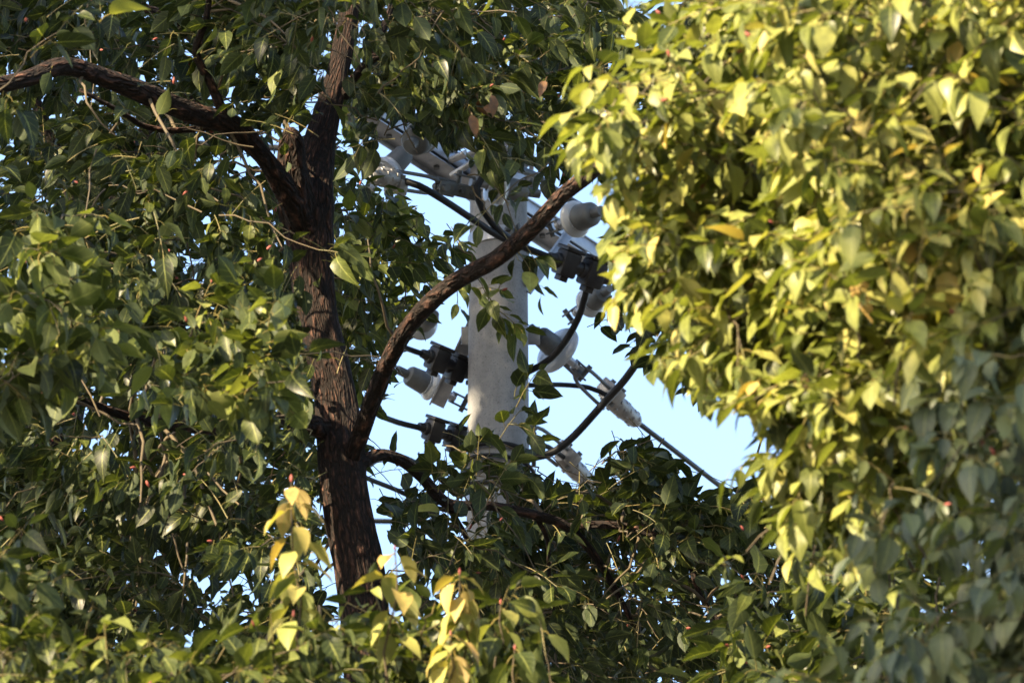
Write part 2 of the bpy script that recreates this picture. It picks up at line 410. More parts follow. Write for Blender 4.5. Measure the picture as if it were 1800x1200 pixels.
def yoke(a, b, label, spread=.03):
    a, b = np.asarray(a), np.asarray(b); d = nrm(b - a); u = nrm(np.cross(d, FWD)); v = np.cross(d, u)
    e = empty('link_yoke', a, label, 'metal link', 'metal links between insulators and clamps')
    pl = MB()
    for s in (-1, 1): pl.box(a + d * .05 + v * s * .012, (.12, .042, .006), (d, u, v), .002)
    pl.lathe(a + d * .02 - v * .03, v, [(0, 0), (0, .01), (.06, .01), (.06, 0)], 6)
    pl.lathe(a + d * .095 - v * .03, v, [(0, 0), (0, .011), (.06, .011), (.06, 0)], 6)
    pl.done('link_plate', M_CAP, e)
    for s in (-1, 1):
        MB().tube([a + d * .095 + u * s * .012, a + d * .15 + u * s * spread, b + u * s * spread * 1.05], .0065, 8, smooth=.02).done('rod', M_CAP, e)
    return e
yoke(Q(990, 628, 22.3), Q(1072, 706, 22.55), 'slotted metal link with two rods between white disc and upper clamp')
clamp(Q(1062, 690, 22.52), Q(1120, 742, 22.72), 'ribbed aluminium cable clamp in the open sky right of the pole')
yoke(Q(905, 735, 22.25), Q(990, 805, 22.5), 'metal link with two rods leaving the pole towards the lower clamp')
clamp(Q(985, 800, 22.5), Q(1040, 852, 22.7), 'ribbed aluminium cable clamp low beside the pole, half behind leaves')
yoke(Q(812, 335, 21.6), Q(696, 316, 21.4), 'metal link with two rods left of the pole under the crossarm', spread=.026)
clamp(Q(704, 318, 21.4), Q(650, 306, 21.3), 'ribbed cable clamp behind leaves left of the pole under the crossarm')
yoke(Q(838, 342, 21.6), Q(800, 333, 21.58), 'short clevis link at the ribbed white insulator on the pole top', spread=.02)

def cover(p, d, label, s=1.0):
    p = np.asarray(p); d = nrm(d); u = nrm(np.cross(d, FWD)); 
    if u[2] < 0: u = -u
    v = np.cross(d, u)
    e = empty('cable_connector_cover', p, label, 'connector cover', 'black covers over the cable connectors')
    MB().box(p, (.062 * s, .085 * s, .07 * s), (d, u, v), .009).done('shell', M_BLACK, e)
    MB().box(p + u * .048 * s, (.07 * s, .014 * s, .076 * s), (d, u, v), .004).done('lid', M_BLACK, e)
    for k in (-1, 1):
        MB().lathe(p + d * k * .03 * s, d * k, [(0, .026 * s), (.014 * s, .024 * s), (.016 * s, .019 * s), (.04 * s, .016 * s), (.04 * s, 0)], 16).done('collar', M_BLACK, e)
    MB().box(p - u * .05 * s, (.03 * s, .02 * s, .04 * s), (d, u, v), .003).done('latch', M_BLACK, e)
    return e
dk = direction(950, 450, 21.75, 1080, 500, 21.9)
cover(Q(996, 463, 21.75), dk, 'left of the two black connector covers right of the pole under the crossarm')
cover(Q(1041, 481, 21.78), dk, 'right of the two black connector covers right of the pole under the crossarm', 1.05)
dk2 = direction(740, 622, 22.0, 820, 655, 22.1)
cover(Q(769, 632, 21.95), dk2, 'black connector cover left of the pole, just under the arching branch, outer one', .92)
cover(Q(802, 648, 22.02), dk2, 'black connector cover touching the left edge of the bare pole shaft', .92)
dk3 = direction(740, 745, 22.0, 820, 770, 22.1)
cover(Q(762, 757, 21.95), dk3, 'black connector cover among leaves low left of the pole, outer one', .85)
cover(Q(800, 769, 22.0), dk3, 'black connector cover among leaves low left of the pole, next to the shaft', .85)

def cable(pts, r, label, name='power_cable', mat=None):
    P = [Q(*p) for p in pts]
    o = MB().tube(P, r, 12, smooth=.05).done(name, mat or M_CABLE)
    return tag(o, label, 'cable', 'cables on and around the pole')
cable([(1033, 500, 21.8), (1022, 545, 21.85), (1000, 590, 21.9), (968, 630, 21.95), (930, 652, 22.0), (880, 668, 22.2), (820, 660, 22.1), (800, 648, 22.02)], .0115, 'thick black cable hanging from the right covers and passing behind the pole')
cable([(1150, 560, 21.4), (1132, 615, 21.5), (1100, 665, 21.6), (1058, 712, 21.7), (1010, 765, 21.75), (975, 793, 21.78), (935, 804, 21.8), (890, 800, 21.8), (850, 806, 21.85), (815, 830, 22.0)], .0125, 'thick black cable sweeping from right foliage down across the pole front')
cable([(820, 672, 22.2), (880, 676, 22.25), (935, 677, 22.3), (985, 676, 22.4), (1035, 681, 22.48), (1066, 694, 22.5)], .0085, 'thin dark cable from behind the pole to the upper clamp')
cable([(1118, 740, 22.7), (1190, 795, 23.0), (1290, 872, 23.5), (1420, 965, 24.2), (1600, 1085, 25.4), (1900, 1270, 27.6)], .0095, 'line cable running from the upper clamp down to the right')
cable([(1036, 848, 22.7), (1120, 920, 23.2), (1250, 1020, 24.0), (1500, 1190, 25.5), (1700, 1310, 27)], .0095, 'line cable leaving the lower clamp behind the dark leaves')
cable([(880, 770, 22.3), (938, 778, 22.35), (965, 786, 22.4), (990, 803, 22.48)], .0085, 'thin dark cable from behind the pole to the lower clamp')
cable([(700, 316, 21.4), (735, 326, 21.35), (780, 352, 21.4), (830, 385, 21.5), (875, 414, 21.6), (915, 432, 21.68), (960, 450, 21.72), (1000, 464, 21.75), (1060, 486, 21.8), (1130, 512, 21.9), (1300, 560, 22.3)], .0115, 'black cable drooping from the left clamp across the pole to the right covers')
cable([(858, 300, 21.6), (838, 330, 21.55), (850, 372, 21.55), (880, 408, 21.6), (905, 425, 21.66)], .0115, 'black cable loop in front of the pole top beside the insulator')
cable([(893, 292, 21.9), (940, 308, 22.1), (985, 340, 22.3), (1040, 372, 22.5), (1200, 450, 23.2)], .012, 'black cable leaving the pole top towards the right foliage')
cable([(800, 648, 22.02), (768, 631, 21.95), (728, 617, 21.9), (680, 600, 21.7), (600, 580, 21.4), (300, 520, 20.5)], .0095, 'cable entering the upper left covers from behind the trunk')
cable([(800, 768, 22.0), (762, 757, 21.95), (722, 748, 21.9), (682, 736, 21.8), (600, 700, 21.5), (300, 600, 20.8)], .0095, 'cable entering the lower left covers from behind the trunk')
cable([(560, 880, 21.0), (640, 825, 21.4), (665, 808, 21.6), (700, 800, 21.8), (760, 830, 22), (800, 870, 22)], .008, 'thin cable looping out behind the trunk above the low branch')
cable([(560, 800, 21.6), (640, 838, 21.8), (700, 862, 21.95), (760, 890, 22.0), (830, 905, 22.0)], .008, 'thin straight cable between the trunk and the pole below the loop')
for k, (y0, y1, r) in enumerate(((800, 812, .008), (817, 838, .007), (836, 864, .008), (860, 892, .007))):
    a = []
    for i in range(9):
        th = math.pi * (1.05 - 1.1 * i / 8)
        zz = pole_z(y0 + (y1 - y0) * i / 8); rr = pole_r(zz) + .016
        a.append((PX + rr * math.cos(th) , PY - rr * math.sin(th), zz))
    o = MB().tube(a, r, 10, smooth=.03).done('wrapped_cable', M_CABLE)
    tag(o, ('topmost', 'second', 'third', 'lowest')[k] + ' turn of black cable wrapped round the pole above the low branch', 'cable', 'cables on and around the pole')
cable([(-200, 900, 27), (120, 905, 27), (400, 912, 27), (700, 916, 27.2)], .011, 'distant cable crossing level behind the lower left foliage, upper of two')
cable([(-200, 1022, 27), (120, 1004, 27), (300, 986, 27), (560, 950, 27.2)], .011, 'distant cable crossing behind the lower left foliage, lower of two')
cable([(-100, 225, 26), (60, 232, 26), (230, 246, 26), (520, 262, 26)], .013, 'distant cable behind the upper left branch')

# ------------------------------------------------------------------ leaves: templates
def leaf_template(bend, fold, wav, curl, wr, far=False):
    """blade of length 1 along +y from y=0, upper side +z, petiole from the origin to the blade at y=.28; returns verts, tris, uv"""
    s = np.array((0, .1, .26, .46, .66, .82, .93, 1.0))
    wd = wr * 1.1 * np.array((0, .56, .94, 1.0, .80, .44, .14, 0))
    if far: s = np.array((0, .3, .7, 1.0)); wd = wr * np.array((0, .95, .75, 0))
    V, UV = [], []
    def lift(y):                      # drooping curve of the midrib
        return -bend * y * y
    pl = .30
    for i, (a, h) in enumerate(zip(s, wd)):
        y = a; z = lift(a)
        if h == 0: V.append((0, y, z)); UV.append((.5, a))
        else:
            e = h * fold + wav * math.sin(i * 2.4) * h
            V += [(-h, y, z + e), (0, y, z), (h, y, z + h * fold - wav * math.sin(i * 2.1 + 1) * h + curl * h)]
            UV += [(0, a), (.5, a), (1, a)]
    V = np.array(V); UV = np.array(UV)
    F = []
    n = len(s) - 2
    idx = lambda r, k: 1 + (r - 1) * 3 + k
    F += [(0, idx(1, 1), idx(1, 0)), (0, idx(1, 2), idx(1, 1))]
    for r in range(1, n):
        for k in (0, 1):
            F += [(idx(r, k), idx(r, k + 1), idx(r + 1, k + 1)), (idx(r, k), idx(r + 1, k + 1), idx(r + 1, k))]
    tip = 1 + n * 3
    F += [(idx(n, 0), idx(n, 1), tip), (idx(n, 1), idx(n, 2), tip)]
    # petiole: three-sided rod bending up into the blade
    base = len(V); pts = [(0, -pl, -.02), (0, -pl * .45, .035), (0, .015, -.002)]
    for (x, y, z) in ([] if far else pts):
        for a in (0, 2.1, 4.2): V = np.vstack((V, (x + .014 * math.cos(a), y, z + .014 * math.sin(a)))); UV = np.vstack((UV, (.25, -.5)))
    for r in range(0 if far else 2):
        for k in range(3):
            a, b = base + r * 3 + k, base + r * 3 + (k + 1) % 3
            F += [(a, b, b + 3), (a, b + 3, a + 3)]
    V = V + np.array((0, pl, .02))
    return V.astype(np.float32), np.array(F, np.int32), UV.astype(np.float32)
TPL = [leaf_template(*a) for a in ((.10, .25, .06, .0, .235), (.28, .35, -.08, .1, .25), (.45, .22, .10, -.1, .24), (.05, .5, .05, .0, .225), (.62, .3, -.05, .12, .26),
                                  (.2, .12, .12, .15, .27), (.35, .42, .0, -.15, .22), (-.08, .3, .09, .05, .245), (.8, .2, .05, .3, .25), (.15, .6, -.1, .2, .2), (.5, .15, .15, -.2, .285), (-.15, .2, -.12, .1, .265))]
NN = len(TPL)                                                  # the last two: simpler shapes for crowns outside the frame
TPL += [leaf_template(.3, .3, .05, .1, .25, True), leaf_template(.1, .4, -.05, -.1, .24, True)]
NT = len(TPL)

class Leaves:
    def __init__(s): s.p, s.a, s.n, s.l, s.age, s.t = [], [], [], [], [], []
    def add(s, p, a, n, l, age, far=False):
        s.p.append(p); s.a.append(a); s.n.append(n); s.l.append(l); s.age.append(age); s.t.append(int(rng.integers(NN, NT)) if far else int(rng.integers(NN)))
    def arrays(s):
        A = np.array(s.a); A /= np.linalg.norm(A, axis=1)[:, None]
        N = np.array(s.n); N -= A * (A * N).sum(1)[:, None]; N /= np.linalg.norm(N, axis=1)[:, None] + 1e-9
        return np.array(s.p), A, N, np.array(s.l), np.array(s.age), np.array(s.t)

def inside(poly, x, y):
    P = np.asarray(poly, float); x = np.asarray(x); y = np.asarray(y); c = np.zeros(x.shape, bool)
    j = len(P) - 1
    for i in range(len(P)):
        (xi, yi), (xj, yj) = P[i], P[j]
        with np.errstate(divide='ignore', invalid='ignore'):
            c ^= ((yi > y) != (yj > y)) & (x < (xj - xi) * (y - yi) / (yj - yi + 1e-9) + xi)
        j = i
    return c

# open gap in the foliage round the pole (photograph pixels)
GAP = [
    [(936, 470), (985, 500), (1030, 505), (1062, 520), (1045, 560), (1068, 605), (1085, 640), (1130, 645), (1165, 690), (1230, 720), (1300, 735), (1345, 770), (1305, 800),
     (1272, 835), (1285, 868), (1235, 868), (1190, 800), (1150, 770), (1095, 770), (1060, 795), (1040, 825), (985, 840), (936, 830)],
    [(812, 560), (765, 570), (735, 600), (708, 645), (692, 700), (690, 760), (735, 790), (812, 790)],
    [(845, 455), (930, 455), (930, 680), (815, 690), (815, 560)],
    [(690, 300), (760, 330), (826, 385), (822, 420), (770, 395), (715, 345)], [(935, 330), (985, 330), (945, 385)], [(936, 745), (1010, 770), (1052, 815), (1055, 862), (1000, 850), (936, 836)],
    [(648, 196), (690, 200), (728, 226), (790, 262), (835, 300), (830, 392), (740, 352), (712, 312), (668, 262)],
    [(835, 312), (925, 310), (960, 345), (935, 420), (850, 420)],
    [(968, 395), (1065, 440), (1092, 520), (1000, 500), (945, 455)],
    [(660, 812), (695, 820), (712, 850), (690, 880), (664, 860)],
    [(795, 930), (835, 930), (818, 990), (796, 985)],
    [(1015, 345), (1065, 355), (1060, 400), (1005, 400)],
]
_gy, _gx = np.meshgrid(np.arange(0, 1200, 3) + 1.5, np.arange(0, 1800, 3) + 1.5, indexing='ij')
GAPMASK = np.zeros(_gx.shape, bool)
for g in GAP: GAPMASK |= inside(g, _gx, _gy)
def fproj(p):
    x, y, z = p[0], p[1], p[2] - 1.6
    d = y * FWD[1] + z * FWD[2]
    return 900 + x / d * FPX, 600 - (y * UPV[1] + z * UPV[2]) / d * FPX, d
def in_gap(p):
    x, y, d = fproj(p)
    return 0 <= x < 1800 and 0 <= y < 1200 and bool(GAPMASK[int(y / 3), int(x / 3)])
# lines of wood kept mostly free of leaves in front of them
CLEAR = np.zeros(_gx.shape)
def clear_line(rows, prob, margin):
    for (x0, y0, d0, w0), (x1, y1, d1, w1) in zip(rows, rows[1:]):
        L2 = (x1 - x0) ** 2 + (y1 - y0) ** 2 + 1e-6
        t = np.clip(((_gx - x0) * (x1 - x0) + (_gy - y0) * (y1 - y0)) / L2, 0, 1)
        dd = np.hypot(_gx - x0 - t * (x1 - x0), _gy - y0 - t * (y1 - y0)); r = (w0 + t * (w1 - w0)) / 2 + margin
        np.maximum(CLEAR, np.where(dd < r, prob, 0), out=CLEAR)
def veiled(p, dmax):
    x, y, d = fproj(p)
    if d > dmax or not (0 <= x < 1800 and 0 <= y < 1200): return False
    return rng.random() < CLEAR[int(y / 3), int(x / 3)]

class Tree:
    def __init__(s, label, base, name='camphor_tree'):
        s.root = empty(name, base, label, 'tree', 'camphor trees around the pole')
        s.vd = 0; s.far = False; s.mat = M_LEAF; s.L = Leaves(); s.tw = []; s.sh = []; s.buds = []; s.nodes = []
    # -- wood
    def limb(s, rows, name='branch', sides=14, amp=.06, step=.035, label=None):
        """rows: (point, radius)"""
        R = catmull([(*p, r) for p, r in rows], step)
        pts, rad = R[:, :3].copy(), np.maximum(R[:, 3], .002)
        n = len(pts); arc = np.r_[0, np.cumsum(np.linalg.norm(np.diff(pts, axis=0), axis=1))]
        off = rng.uniform(0, 50)
        for i in range(n):                                           # slight crookedness
            pts[i] += np.array([math.sin(arc[i] * k1 + off * k2) + .6 * math.sin(arc[i] * k1 * 2.3 + off * k2 * 1.7) for k1, k2 in ((5.1, 1.3), (6.3, 2.1), (4.4, 3.7))]) * rad[i] * .11
        D = np.zeros((n, sides))
        for i in range(n):
            for j in range(sides):
                a = j * 2 * math.pi / sides
                q = Vector((math.cos(a) * 2.2 + off, math.sin(a) * 2.2, arc[i] * 9 ))
                f = noise.noise(q) + .6 * noise.noise(Vector((math.cos(a) * 6, math.sin(a) * 6 + off, arc[i] * 14)))
                D[i, j] = f * amp * rad[i]
        V, F = tube_arrays(pts, rad, sides, D)
        k0 = len(V) - sides                                          # two shrinking rings close the upper end
        for f, z in ((.62, .25), (.08, .35)):
            V = np.vstack((V, pts[-1] + (V[k0:k0 + sides] - pts[-1]) * f + nrm(pts[-1] - pts[-2]) * rad[-1] * z + rng.normal(0, rad[-1] * .09, (sides, 3)) * (f > .3)))
        q = np.arange(sides); q2 = (q + 1) % sides
        for r in (0, 1): F = np.vstack((F, np.stack((k0 + r * sides + q, k0 + r * sides + q2, k0 + (r + 1) * sides + q2, k0 + (r + 1) * sides + q), -1)))
        arc = np.r_[arc, arc[-1] + rad[-1] * .4, arc[-1] + rad[-1] * .9]
        me = quads_mesh(name, V, F)
        uv = me.uv_layers.new(name='UVMap'); U = np.empty((len(F), 4, 2))
        k = np.arange(len(F)); ii, jj = k // sides, k % sides
        rm = float(rad.mean())
        for c, (di, dj) in enumerate(((0, 0), (0, 1), (1, 1), (1, 0))):
            U[:, c, 0] = (jj + dj) / sides * 2 * math.pi * rm; U[:, c, 1] = arc[ii + di]
        uv.data.foreach_set('uv', U.astype(np.float32).ravel())
        o = link(name, me, M_BARK, s.root)
        if label: o['label'] = label
        s.nodes += [(pts[i], rad[i]) for i in range(0, n, 3)]
        return o
    def px_limb(s, rows, clear=0, margin=15, **kw):
        """rows: (px, py, depth, width in pixels)"""
        if clear: clear_line(rows, clear, margin)
        return s.limb([(Q(x, y, d), wpx / 2 / FPX * d) for x, y, d, wpx in rows], **kw)
    # -- foliage
    def spray(s, base, d, length, nl, size, age, droop, tipbud=.07, gap=True, face=None):
        d = nrm(d); a = nrm(np.cross(d, (0.3, .2, 1))); b = np.cross(d, a)
        tip = base + d * length - ZV * length * .12
        mid = base + d * length * .5 + ZV * length * .06
        if gap and in_gap(tip): return
        n0 = len(s.L.p)
        ph = rng.uniform(0, 6.28)
        for i in range(nl):
            f = 1 - .85 * (1 - (i + .5) / nl) ** 1.3 if nl > 1 else 1
            p = base * (1 - f) ** 2 + 2 * mid * f * (1 - f) + tip * f * f
            ph += 2.4
            r = a * math.cos(ph) + b * math.sin(ph)
            fw = .25 + .55 * f
            ax = r * rng.uniform(.6, 1.0) + d * fw - ZV * droop * rng.uniform(.5, 1.5) + rng.normal(0, .16, 3)
            up = ZV * .9 + r * .75 - d * .1 + rng.normal(0, .28, 3)
            if face is not None: up = up + face
            sz = size * rng.uniform(.55, 1.25) * (.7 if i == nl - 1 and rng.random() < .5 else 1)
            c = p + nrm(ax) * sz * .9
            if gap and in_gap(c): continue
            if s.vd and veiled(c, s.vd): continue
            s.L.add(p, ax, up, sz, float(np.clip(age + rng.normal(0, .10), 0, 1)), s.far)
        if len(s.L.p) - n0 < 3: return
        if not s.far: s.tw.append((base, mid, tip, .0017))
        if rng.random() < tipbud: s.buds.append((tip, d))
    def shoot(s, tip, d, length, ns, size, age, droop, nl=(5, 8), gap=True, connect=True, spread=.8, up=.15, face=None, tl=(.07, .15)):
        d = nrm(d)
        base = tip - d * length + ZV * length * rng.uniform(-.25, .1)
        mid = (tip + base) / 2 + ZV * length * up + rng.normal(0, .03, 3)
        if not s.far and not (gap and in_gap(mid)) and not (s.vd and veiled(mid, s.vd)): s.sh.append((base * .36 + mid * .48 + tip * .16, mid * .6 + tip * .4, tip, .0026))
        a = nrm(np.cross(d, (0.1, .3, 1))); b = np.cross(d, a); ph = rng.uniform(0, 6.28)
        for k in range(ns):
            f = 1 - .8 * k / max(ns, 1) + rng.uniform(-.05, .05) if k else 1.0
            p = base * (1 - f) ** 2 + 2 * mid * f * (1 - f) + tip * f * f
            ph += 2.2
            dd = d if k == 0 else nrm(d * .6 + spread * (a * math.cos(ph) + b * math.sin(ph)))
            s.spray(p, dd, rng.uniform(*tl), int(rng.integers(nl[0], nl[1] + 1)), size, age, droop, gap=gap, face=face)
        if connect and s.nodes:
            P = np.array([q for q, _ in s.nodes]); dist = np.linalg.norm(P - base, axis=1)
            j = int(np.argmin(dist + rng.uniform(0, .25, len(dist))))
            if .05 < dist[j] < .6:
                q, r = s.nodes[j]; m = (q + base) / 2 + ZV * dist[j] * rng.uniform(-.05, .18) + rng.normal(0, .05, 3)
                if abs(fproj(q)[0] - fproj(base)[0]) < 150 and not (s.vd and veiled(m, s.vd)) and not (gap and (in_gap(m) or in_gap((m + base) / 2) or in_gap((m + q) / 2))):
                    s.sh.append((q, m, base, min(.9 * r, .004 + .0035 * dist[j])))
    def fill(s, poly, dep, n, cam_dir, size=.067, age=.3, droop=.5, ns=(4, 6), length=(.3, .55), clump=0, gap=True, connect=True, nl=(5, 8), jit=.45, face=None, tip_age=None, agejit=.06, tl=(.07, .15)):
        """n shoots with their tips inside a pixel polygon at depths dep; cam_dir = growth direction (right, up, towards the camera)"""
        P = np.asarray(poly, float); lo, hi = P.min(0), P.max(0); D0 = RGT * cam_dir[0] + UPV * cam_dir[1] - FWD * cam_dir[2]
        got = 0; tries = 0; ctr = []
        while got < n and tries < n * 60:
            tries += 1
            if clump and ctr and rng.random() < clump:
                c = ctr[int(rng.integers(len(ctr)))]; x, y = c[0] + rng.normal(0, 45), c[1] + rng.normal(0, 40); d = c[2] + rng.normal(0, .2)
            else:
                x, y = rng.uniform(lo[0], hi[0]), rng.uniform(lo[1], hi[1]); d = rng.uniform(*dep)
            if not inside(poly, np.array([x]), np.array([y]))[0]: continue
            if clump and rng.random() < .3: ctr.append((x, y, d))
            tip = Q(x, y, d)
            s.shoot(tip, nrm(D0) + rng.normal(0, jit, 3), rng.uniform(*length), int(rng.integers(ns[0], ns[1] + 1)), size, age + rng.normal(0, agejit), droop, gap=gap, connect=connect, nl=nl, face=face, tl=tl)
            got += 1

LEAF_MESH = {}
def leaf_object_mesh(t, q, mat):
    """shared mesh of template t in age class q"""
    if (t, q, mat.name) not in LEAF_MESH:
        V, F, UV = TPL[t]
        me = quads_mesh('leaf', V, F)
        u = me.uv_layers.new(name='UVMap'); u.data.foreach_set('uv', UV[F.ravel()].ravel())
        for nm, val in (('age', q / 7.0), ('rnd', .37 * t % 1)):
            a = me.attributes.new(nm, 'FLOAT', 'POINT'); a.data.foreach_set('value', np.full(len(V), val, np.float32))
        me.materials.append(mat)
        me.polygons.foreach_set('use_smooth', np.ones(len(me.polygons), bool))
        LEAF_MESH[(t, q, mat.name)] = me
    return LEAF_MESH[(t, q, mat.name)]

# chinks cut in the crowns along sun rays to place dapples on wood and leaves: (px, py, depth, radius)
CHINKS = [(606, 55, 18.35, .06), (602, 105, 18.3, .06), (598, 145, 18.3, .05), (512, 258, 18.0, .06), (548, 345, 18.1, .05), (520, 300, 18.0, .04), (560, 545, 18.0, .05), (572, 592, 18.0, .05), (590, 640, 17.9, .03),
          (742, 548, 17.4, .055), (775, 515, 17.35, .05), (985, 345, 16.85, .06), (1025, 312, 16.7, .06), (690, 90, 18.1, .04), (240, 152, 17.6, .06), (290, 178, 17.65, .06), (345, 200, 17.7, .05), (20, 142, 17.3, .05),
          (845, 772, 21.9, .05), (835, 960, 21.9, .04), (600, 985, 17.7, .03), (612, 1010, 17.7, .03), (400, 75, 21.1, .09), (165, 370, 20.9, .09), (300, 45, 17.2, .09), (90, 90, 15.4, .16), (210, 90, 16.6, .08),
          (60, 560, 15.4, .22), (430, 560, 15.4, .22), (470, 640, 15.4, .14), (120, 700, 16.4, .12), (400, 70, 17.4, .06), (200, 540, 16.5, .1), (260, 830, 16.8, .08), (360, 880, 16.8, .08), (330, 320, 17.0, .07),
          (230, 660, 16.6, .08), (720, 130, 17.4, .06), (780, 210, 17.4, .06), (1000, 130, 17.2, .08), (650, 420, 19.4, .08), (720, 460, 19.6, .08), (1430, 1000, 15.6, .2), (1420, 1080, 15.8, .15), (1000, 880, 18, .06), (860, 900, 18, .05)]
_r = np.random.default_rng(5)
CHINKS += [(_r.uniform(-20, 620), _r.uniform(-20, 1180), _r.uniform(15.8, 17.8), _r.uniform(.02, .08)) for _ in range(110)]
CHINKS += [(_r.uniform(620, 1350), _r.uniform(0, 260), _r.uniform(16.8, 18.4), _r.uniform(.03, .07)) for _ in range(14)]
def chinks(tree):
    P, A, N, l, age, tt = tree.L.arrays(); C = P + A * (l * .72)[:, None]; keep = np.ones(len(P), bool)
    for x, y, d, r in CHINKS:
        v = C - Q(x, y, d); t = v @ S3; dist = np.linalg.norm(v - t[:, None] * S3, axis=1)
        keep &= ~((t > .12) & (dist < r + .05))
    k = np.nonzero(keep)[0]
    for nm in ('tw', 'sh'):
        seg = getattr(tree, nm)
        if not seg: continue
        Cm = np.array([q[1] for q in seg]); ok = np.ones(len(seg), bool)
        for x, y, d, r in CHINKS:
            v = Cm - Q(x, y, d); t = v @ S3; ok &= ~((t > -.1) & (np.linalg.norm(v - t[:, None] * S3, axis=1) < r + .04))
        setattr(tree, nm, [q for q, g in zip(seg, ok) if g])
    for nm in ('p', 'a', 'n', 'l', 'age', 't'):
        q = getattr(tree.L, nm); setattr(tree.L, nm, [q[i] for i in k])

def finish(trees, singles=300):
    for t in trees: chinks(t)
    # which leaves show largest: coarse id buffer of all leaves
    allL = [t.L.arrays() for t in trees]
    W, H, k = 900, 600, .5
    Z = np.full((H, W), 1e9); I = np.full((H, W), -1, np.int64); off = 0; offs = []
    for (P, A, N, l, age, tt) in allL:
        offs.append(off)
        C = P + A * (l * .72)[:, None]; v = C - CAM; d = v @ FWD
        x = (900 + (v @ RGT) / d * FPX) * k; y = (600 - (v @ UPV) / d * FPX) * k
        ax_x = (A @ RGT); ax_y = -(A @ UPV); asp = np.abs(N @ FWD)
        for i in range(len(P)):
            if not (-20 < x[i] < W + 20 and -20 < y[i] < H + 20) or d[i] < 1: continue
            sc = FPX / d[i] * k * l[i]; ln = math.hypot(ax_x[i], ax_y[i]) + 1e-6
            a = max(sc * .46 * ln, 1); b = max(sc * .19 * max(asp[i], .25), .8); ux, uy = ax_x[i] / ln, ax_y[i] / ln
            r = int(max(a, b)) + 1; x0, x1, y0, y1 = max(0, int(x[i]) - r), min(W, int(x[i]) + r + 1), max(0, int(y[i]) - r), min(H, int(y[i]) + r + 1)
            if x0 >= x1 or y0 >= y1: continue
            gx = np.arange(x0, x1)[None, :] - x[i]; gy = np.arange(y0, y1)[:, None] - y[i]
            m = ((gx * ux + gy * uy) / a) ** 2 + ((-gx * uy + gy * ux) / b) ** 2 < 1
            z = Z[y0:y1, x0:x1]; m &= z > d[i]
            z[m] = d[i]; I[y0:y1, x0:x1][m] = off + i
        off += len(P)
    cnt = np.bincount(I[I >= 0], minlength=off)
    for tr, (P, A, N, l, age, tt), o0 in zip(trees, allL, offs):
        n = len(P); c = cnt[o0:o0 + n]
        order = np.argsort(-c)[:singles]; pick = order[c[order] > 14]
        rest = np.ones(n, bool); rest[pick] = False
        B = np.cross(A, N)
        for i in pick:
            me = leaf_object_mesh(int(tt[i]), int(round(float(age[i]) * 7)), tr.mat)
            o = bpy.data.objects.new('leaf', me); COL.objects.link(o); o.parent = tr.root
            s = l[i]; x, y, z, p = B[i] * s, A[i] * s, N[i] * s, P[i] - np.array(tr.root.location)
            o.matrix_local = Matrix(((x[0], y[0], z[0], p[0]), (x[1], y[1], z[1], p[1]), (x[2], y[2], z[2], p[2]), (0, 0, 0, 1)))
        Vs, Fs, Us, Ag, Rn = [], [], [], [], []; base = 0
        for t in range(NT):
            ix = np.nonzero(rest & (tt == t))[0]
            if not len(ix): continue
            V, F, UV = TPL[t]; m = len(ix)
            X = P[ix][:, None] + l[ix][:, None, None] * (V[None, :, 0:1] * B[ix][:, None] + V[None, :, 1:2] * A[ix][:, None] + V[None, :, 2:3] * N[ix][:, None])
            Vs.append(X.reshape(-1, 3)); Fs.append((F[None] + (np.arange(m) * len(V))[:, None, None]).reshape(-1, 3) + base)
            Us.append(np.tile(UV[F.ravel()], (m, 1))); Ag.append(np.repeat(age[ix], len(V))); Rn.append(np.repeat(rng.random(m), len(V)))
            base += m * len(V)
        if Vs:
            V = np.concatenate(Vs); F = np.concatenate(Fs)
            me = quads_mesh('foliage', V, F)
            u = me.uv_layers.new(name='UVMap'); u.data.foreach_set('uv', np.concatenate(Us).astype(np.float32).ravel())
            for nm, val in (('age', np.concatenate(Ag)), ('rnd', np.concatenate(Rn))):
                a = me.attributes.new(nm, 'FLOAT', 'POINT'); a.data.foreach_set('value', val.astype(np.float32))
            tag(link('foliage', me, tr.mat, tr.root), kind='stuff')
        for nm, segs, sides, mat, npt in (('twigs', tr.tw, 3, M_TWIG, 4), ('thin_branches', tr.sh, 5, M_SHOOT, 7)):
            if not segs: continue
            Vs, Fs, b = [], [], 0
            for p0, p1, p2, r in segs:
                t = np.linspace(0, 1, npt)[:, None]
                pts = p0 * (1 - t) ** 2 + 2 * p1 * t * (1 - t) + p2 * t * t
                if nm != 'twigs': pts[1:-1] += rng.normal(0, .006, (npt - 2, 3))
                V, F = tube_arrays(pts, np.linspace(r, max(.0012, r * .4), npt), sides)
                Vs.append(V); Fs.append(F + b); b += len(V)
            tag(link(nm, quads_mesh(nm, np.concatenate(Vs), np.concatenate(Fs)), mat, tr.root), kind='stuff')
        if tr.buds:
            Vs, Fs, b = [], [], 0
            for p, d in tr.buds:
                s = rng.uniform(.6, 1.05); q = p + np.outer(np.linspace(-.002, .017 * s, 5), nrm(d + ZV * .3))
                V, F = tube_arrays(q, np.array((.0018, .0040, .0042, .0028, .0006)) * s, 6); Vs.append(V); Fs.append(F + b); b += len(V)
            tag(link('buds', quads_mesh('buds', np.concatenate(Vs), np.concatenate(Fs)), M_BUD, tr.root), kind='stuff')

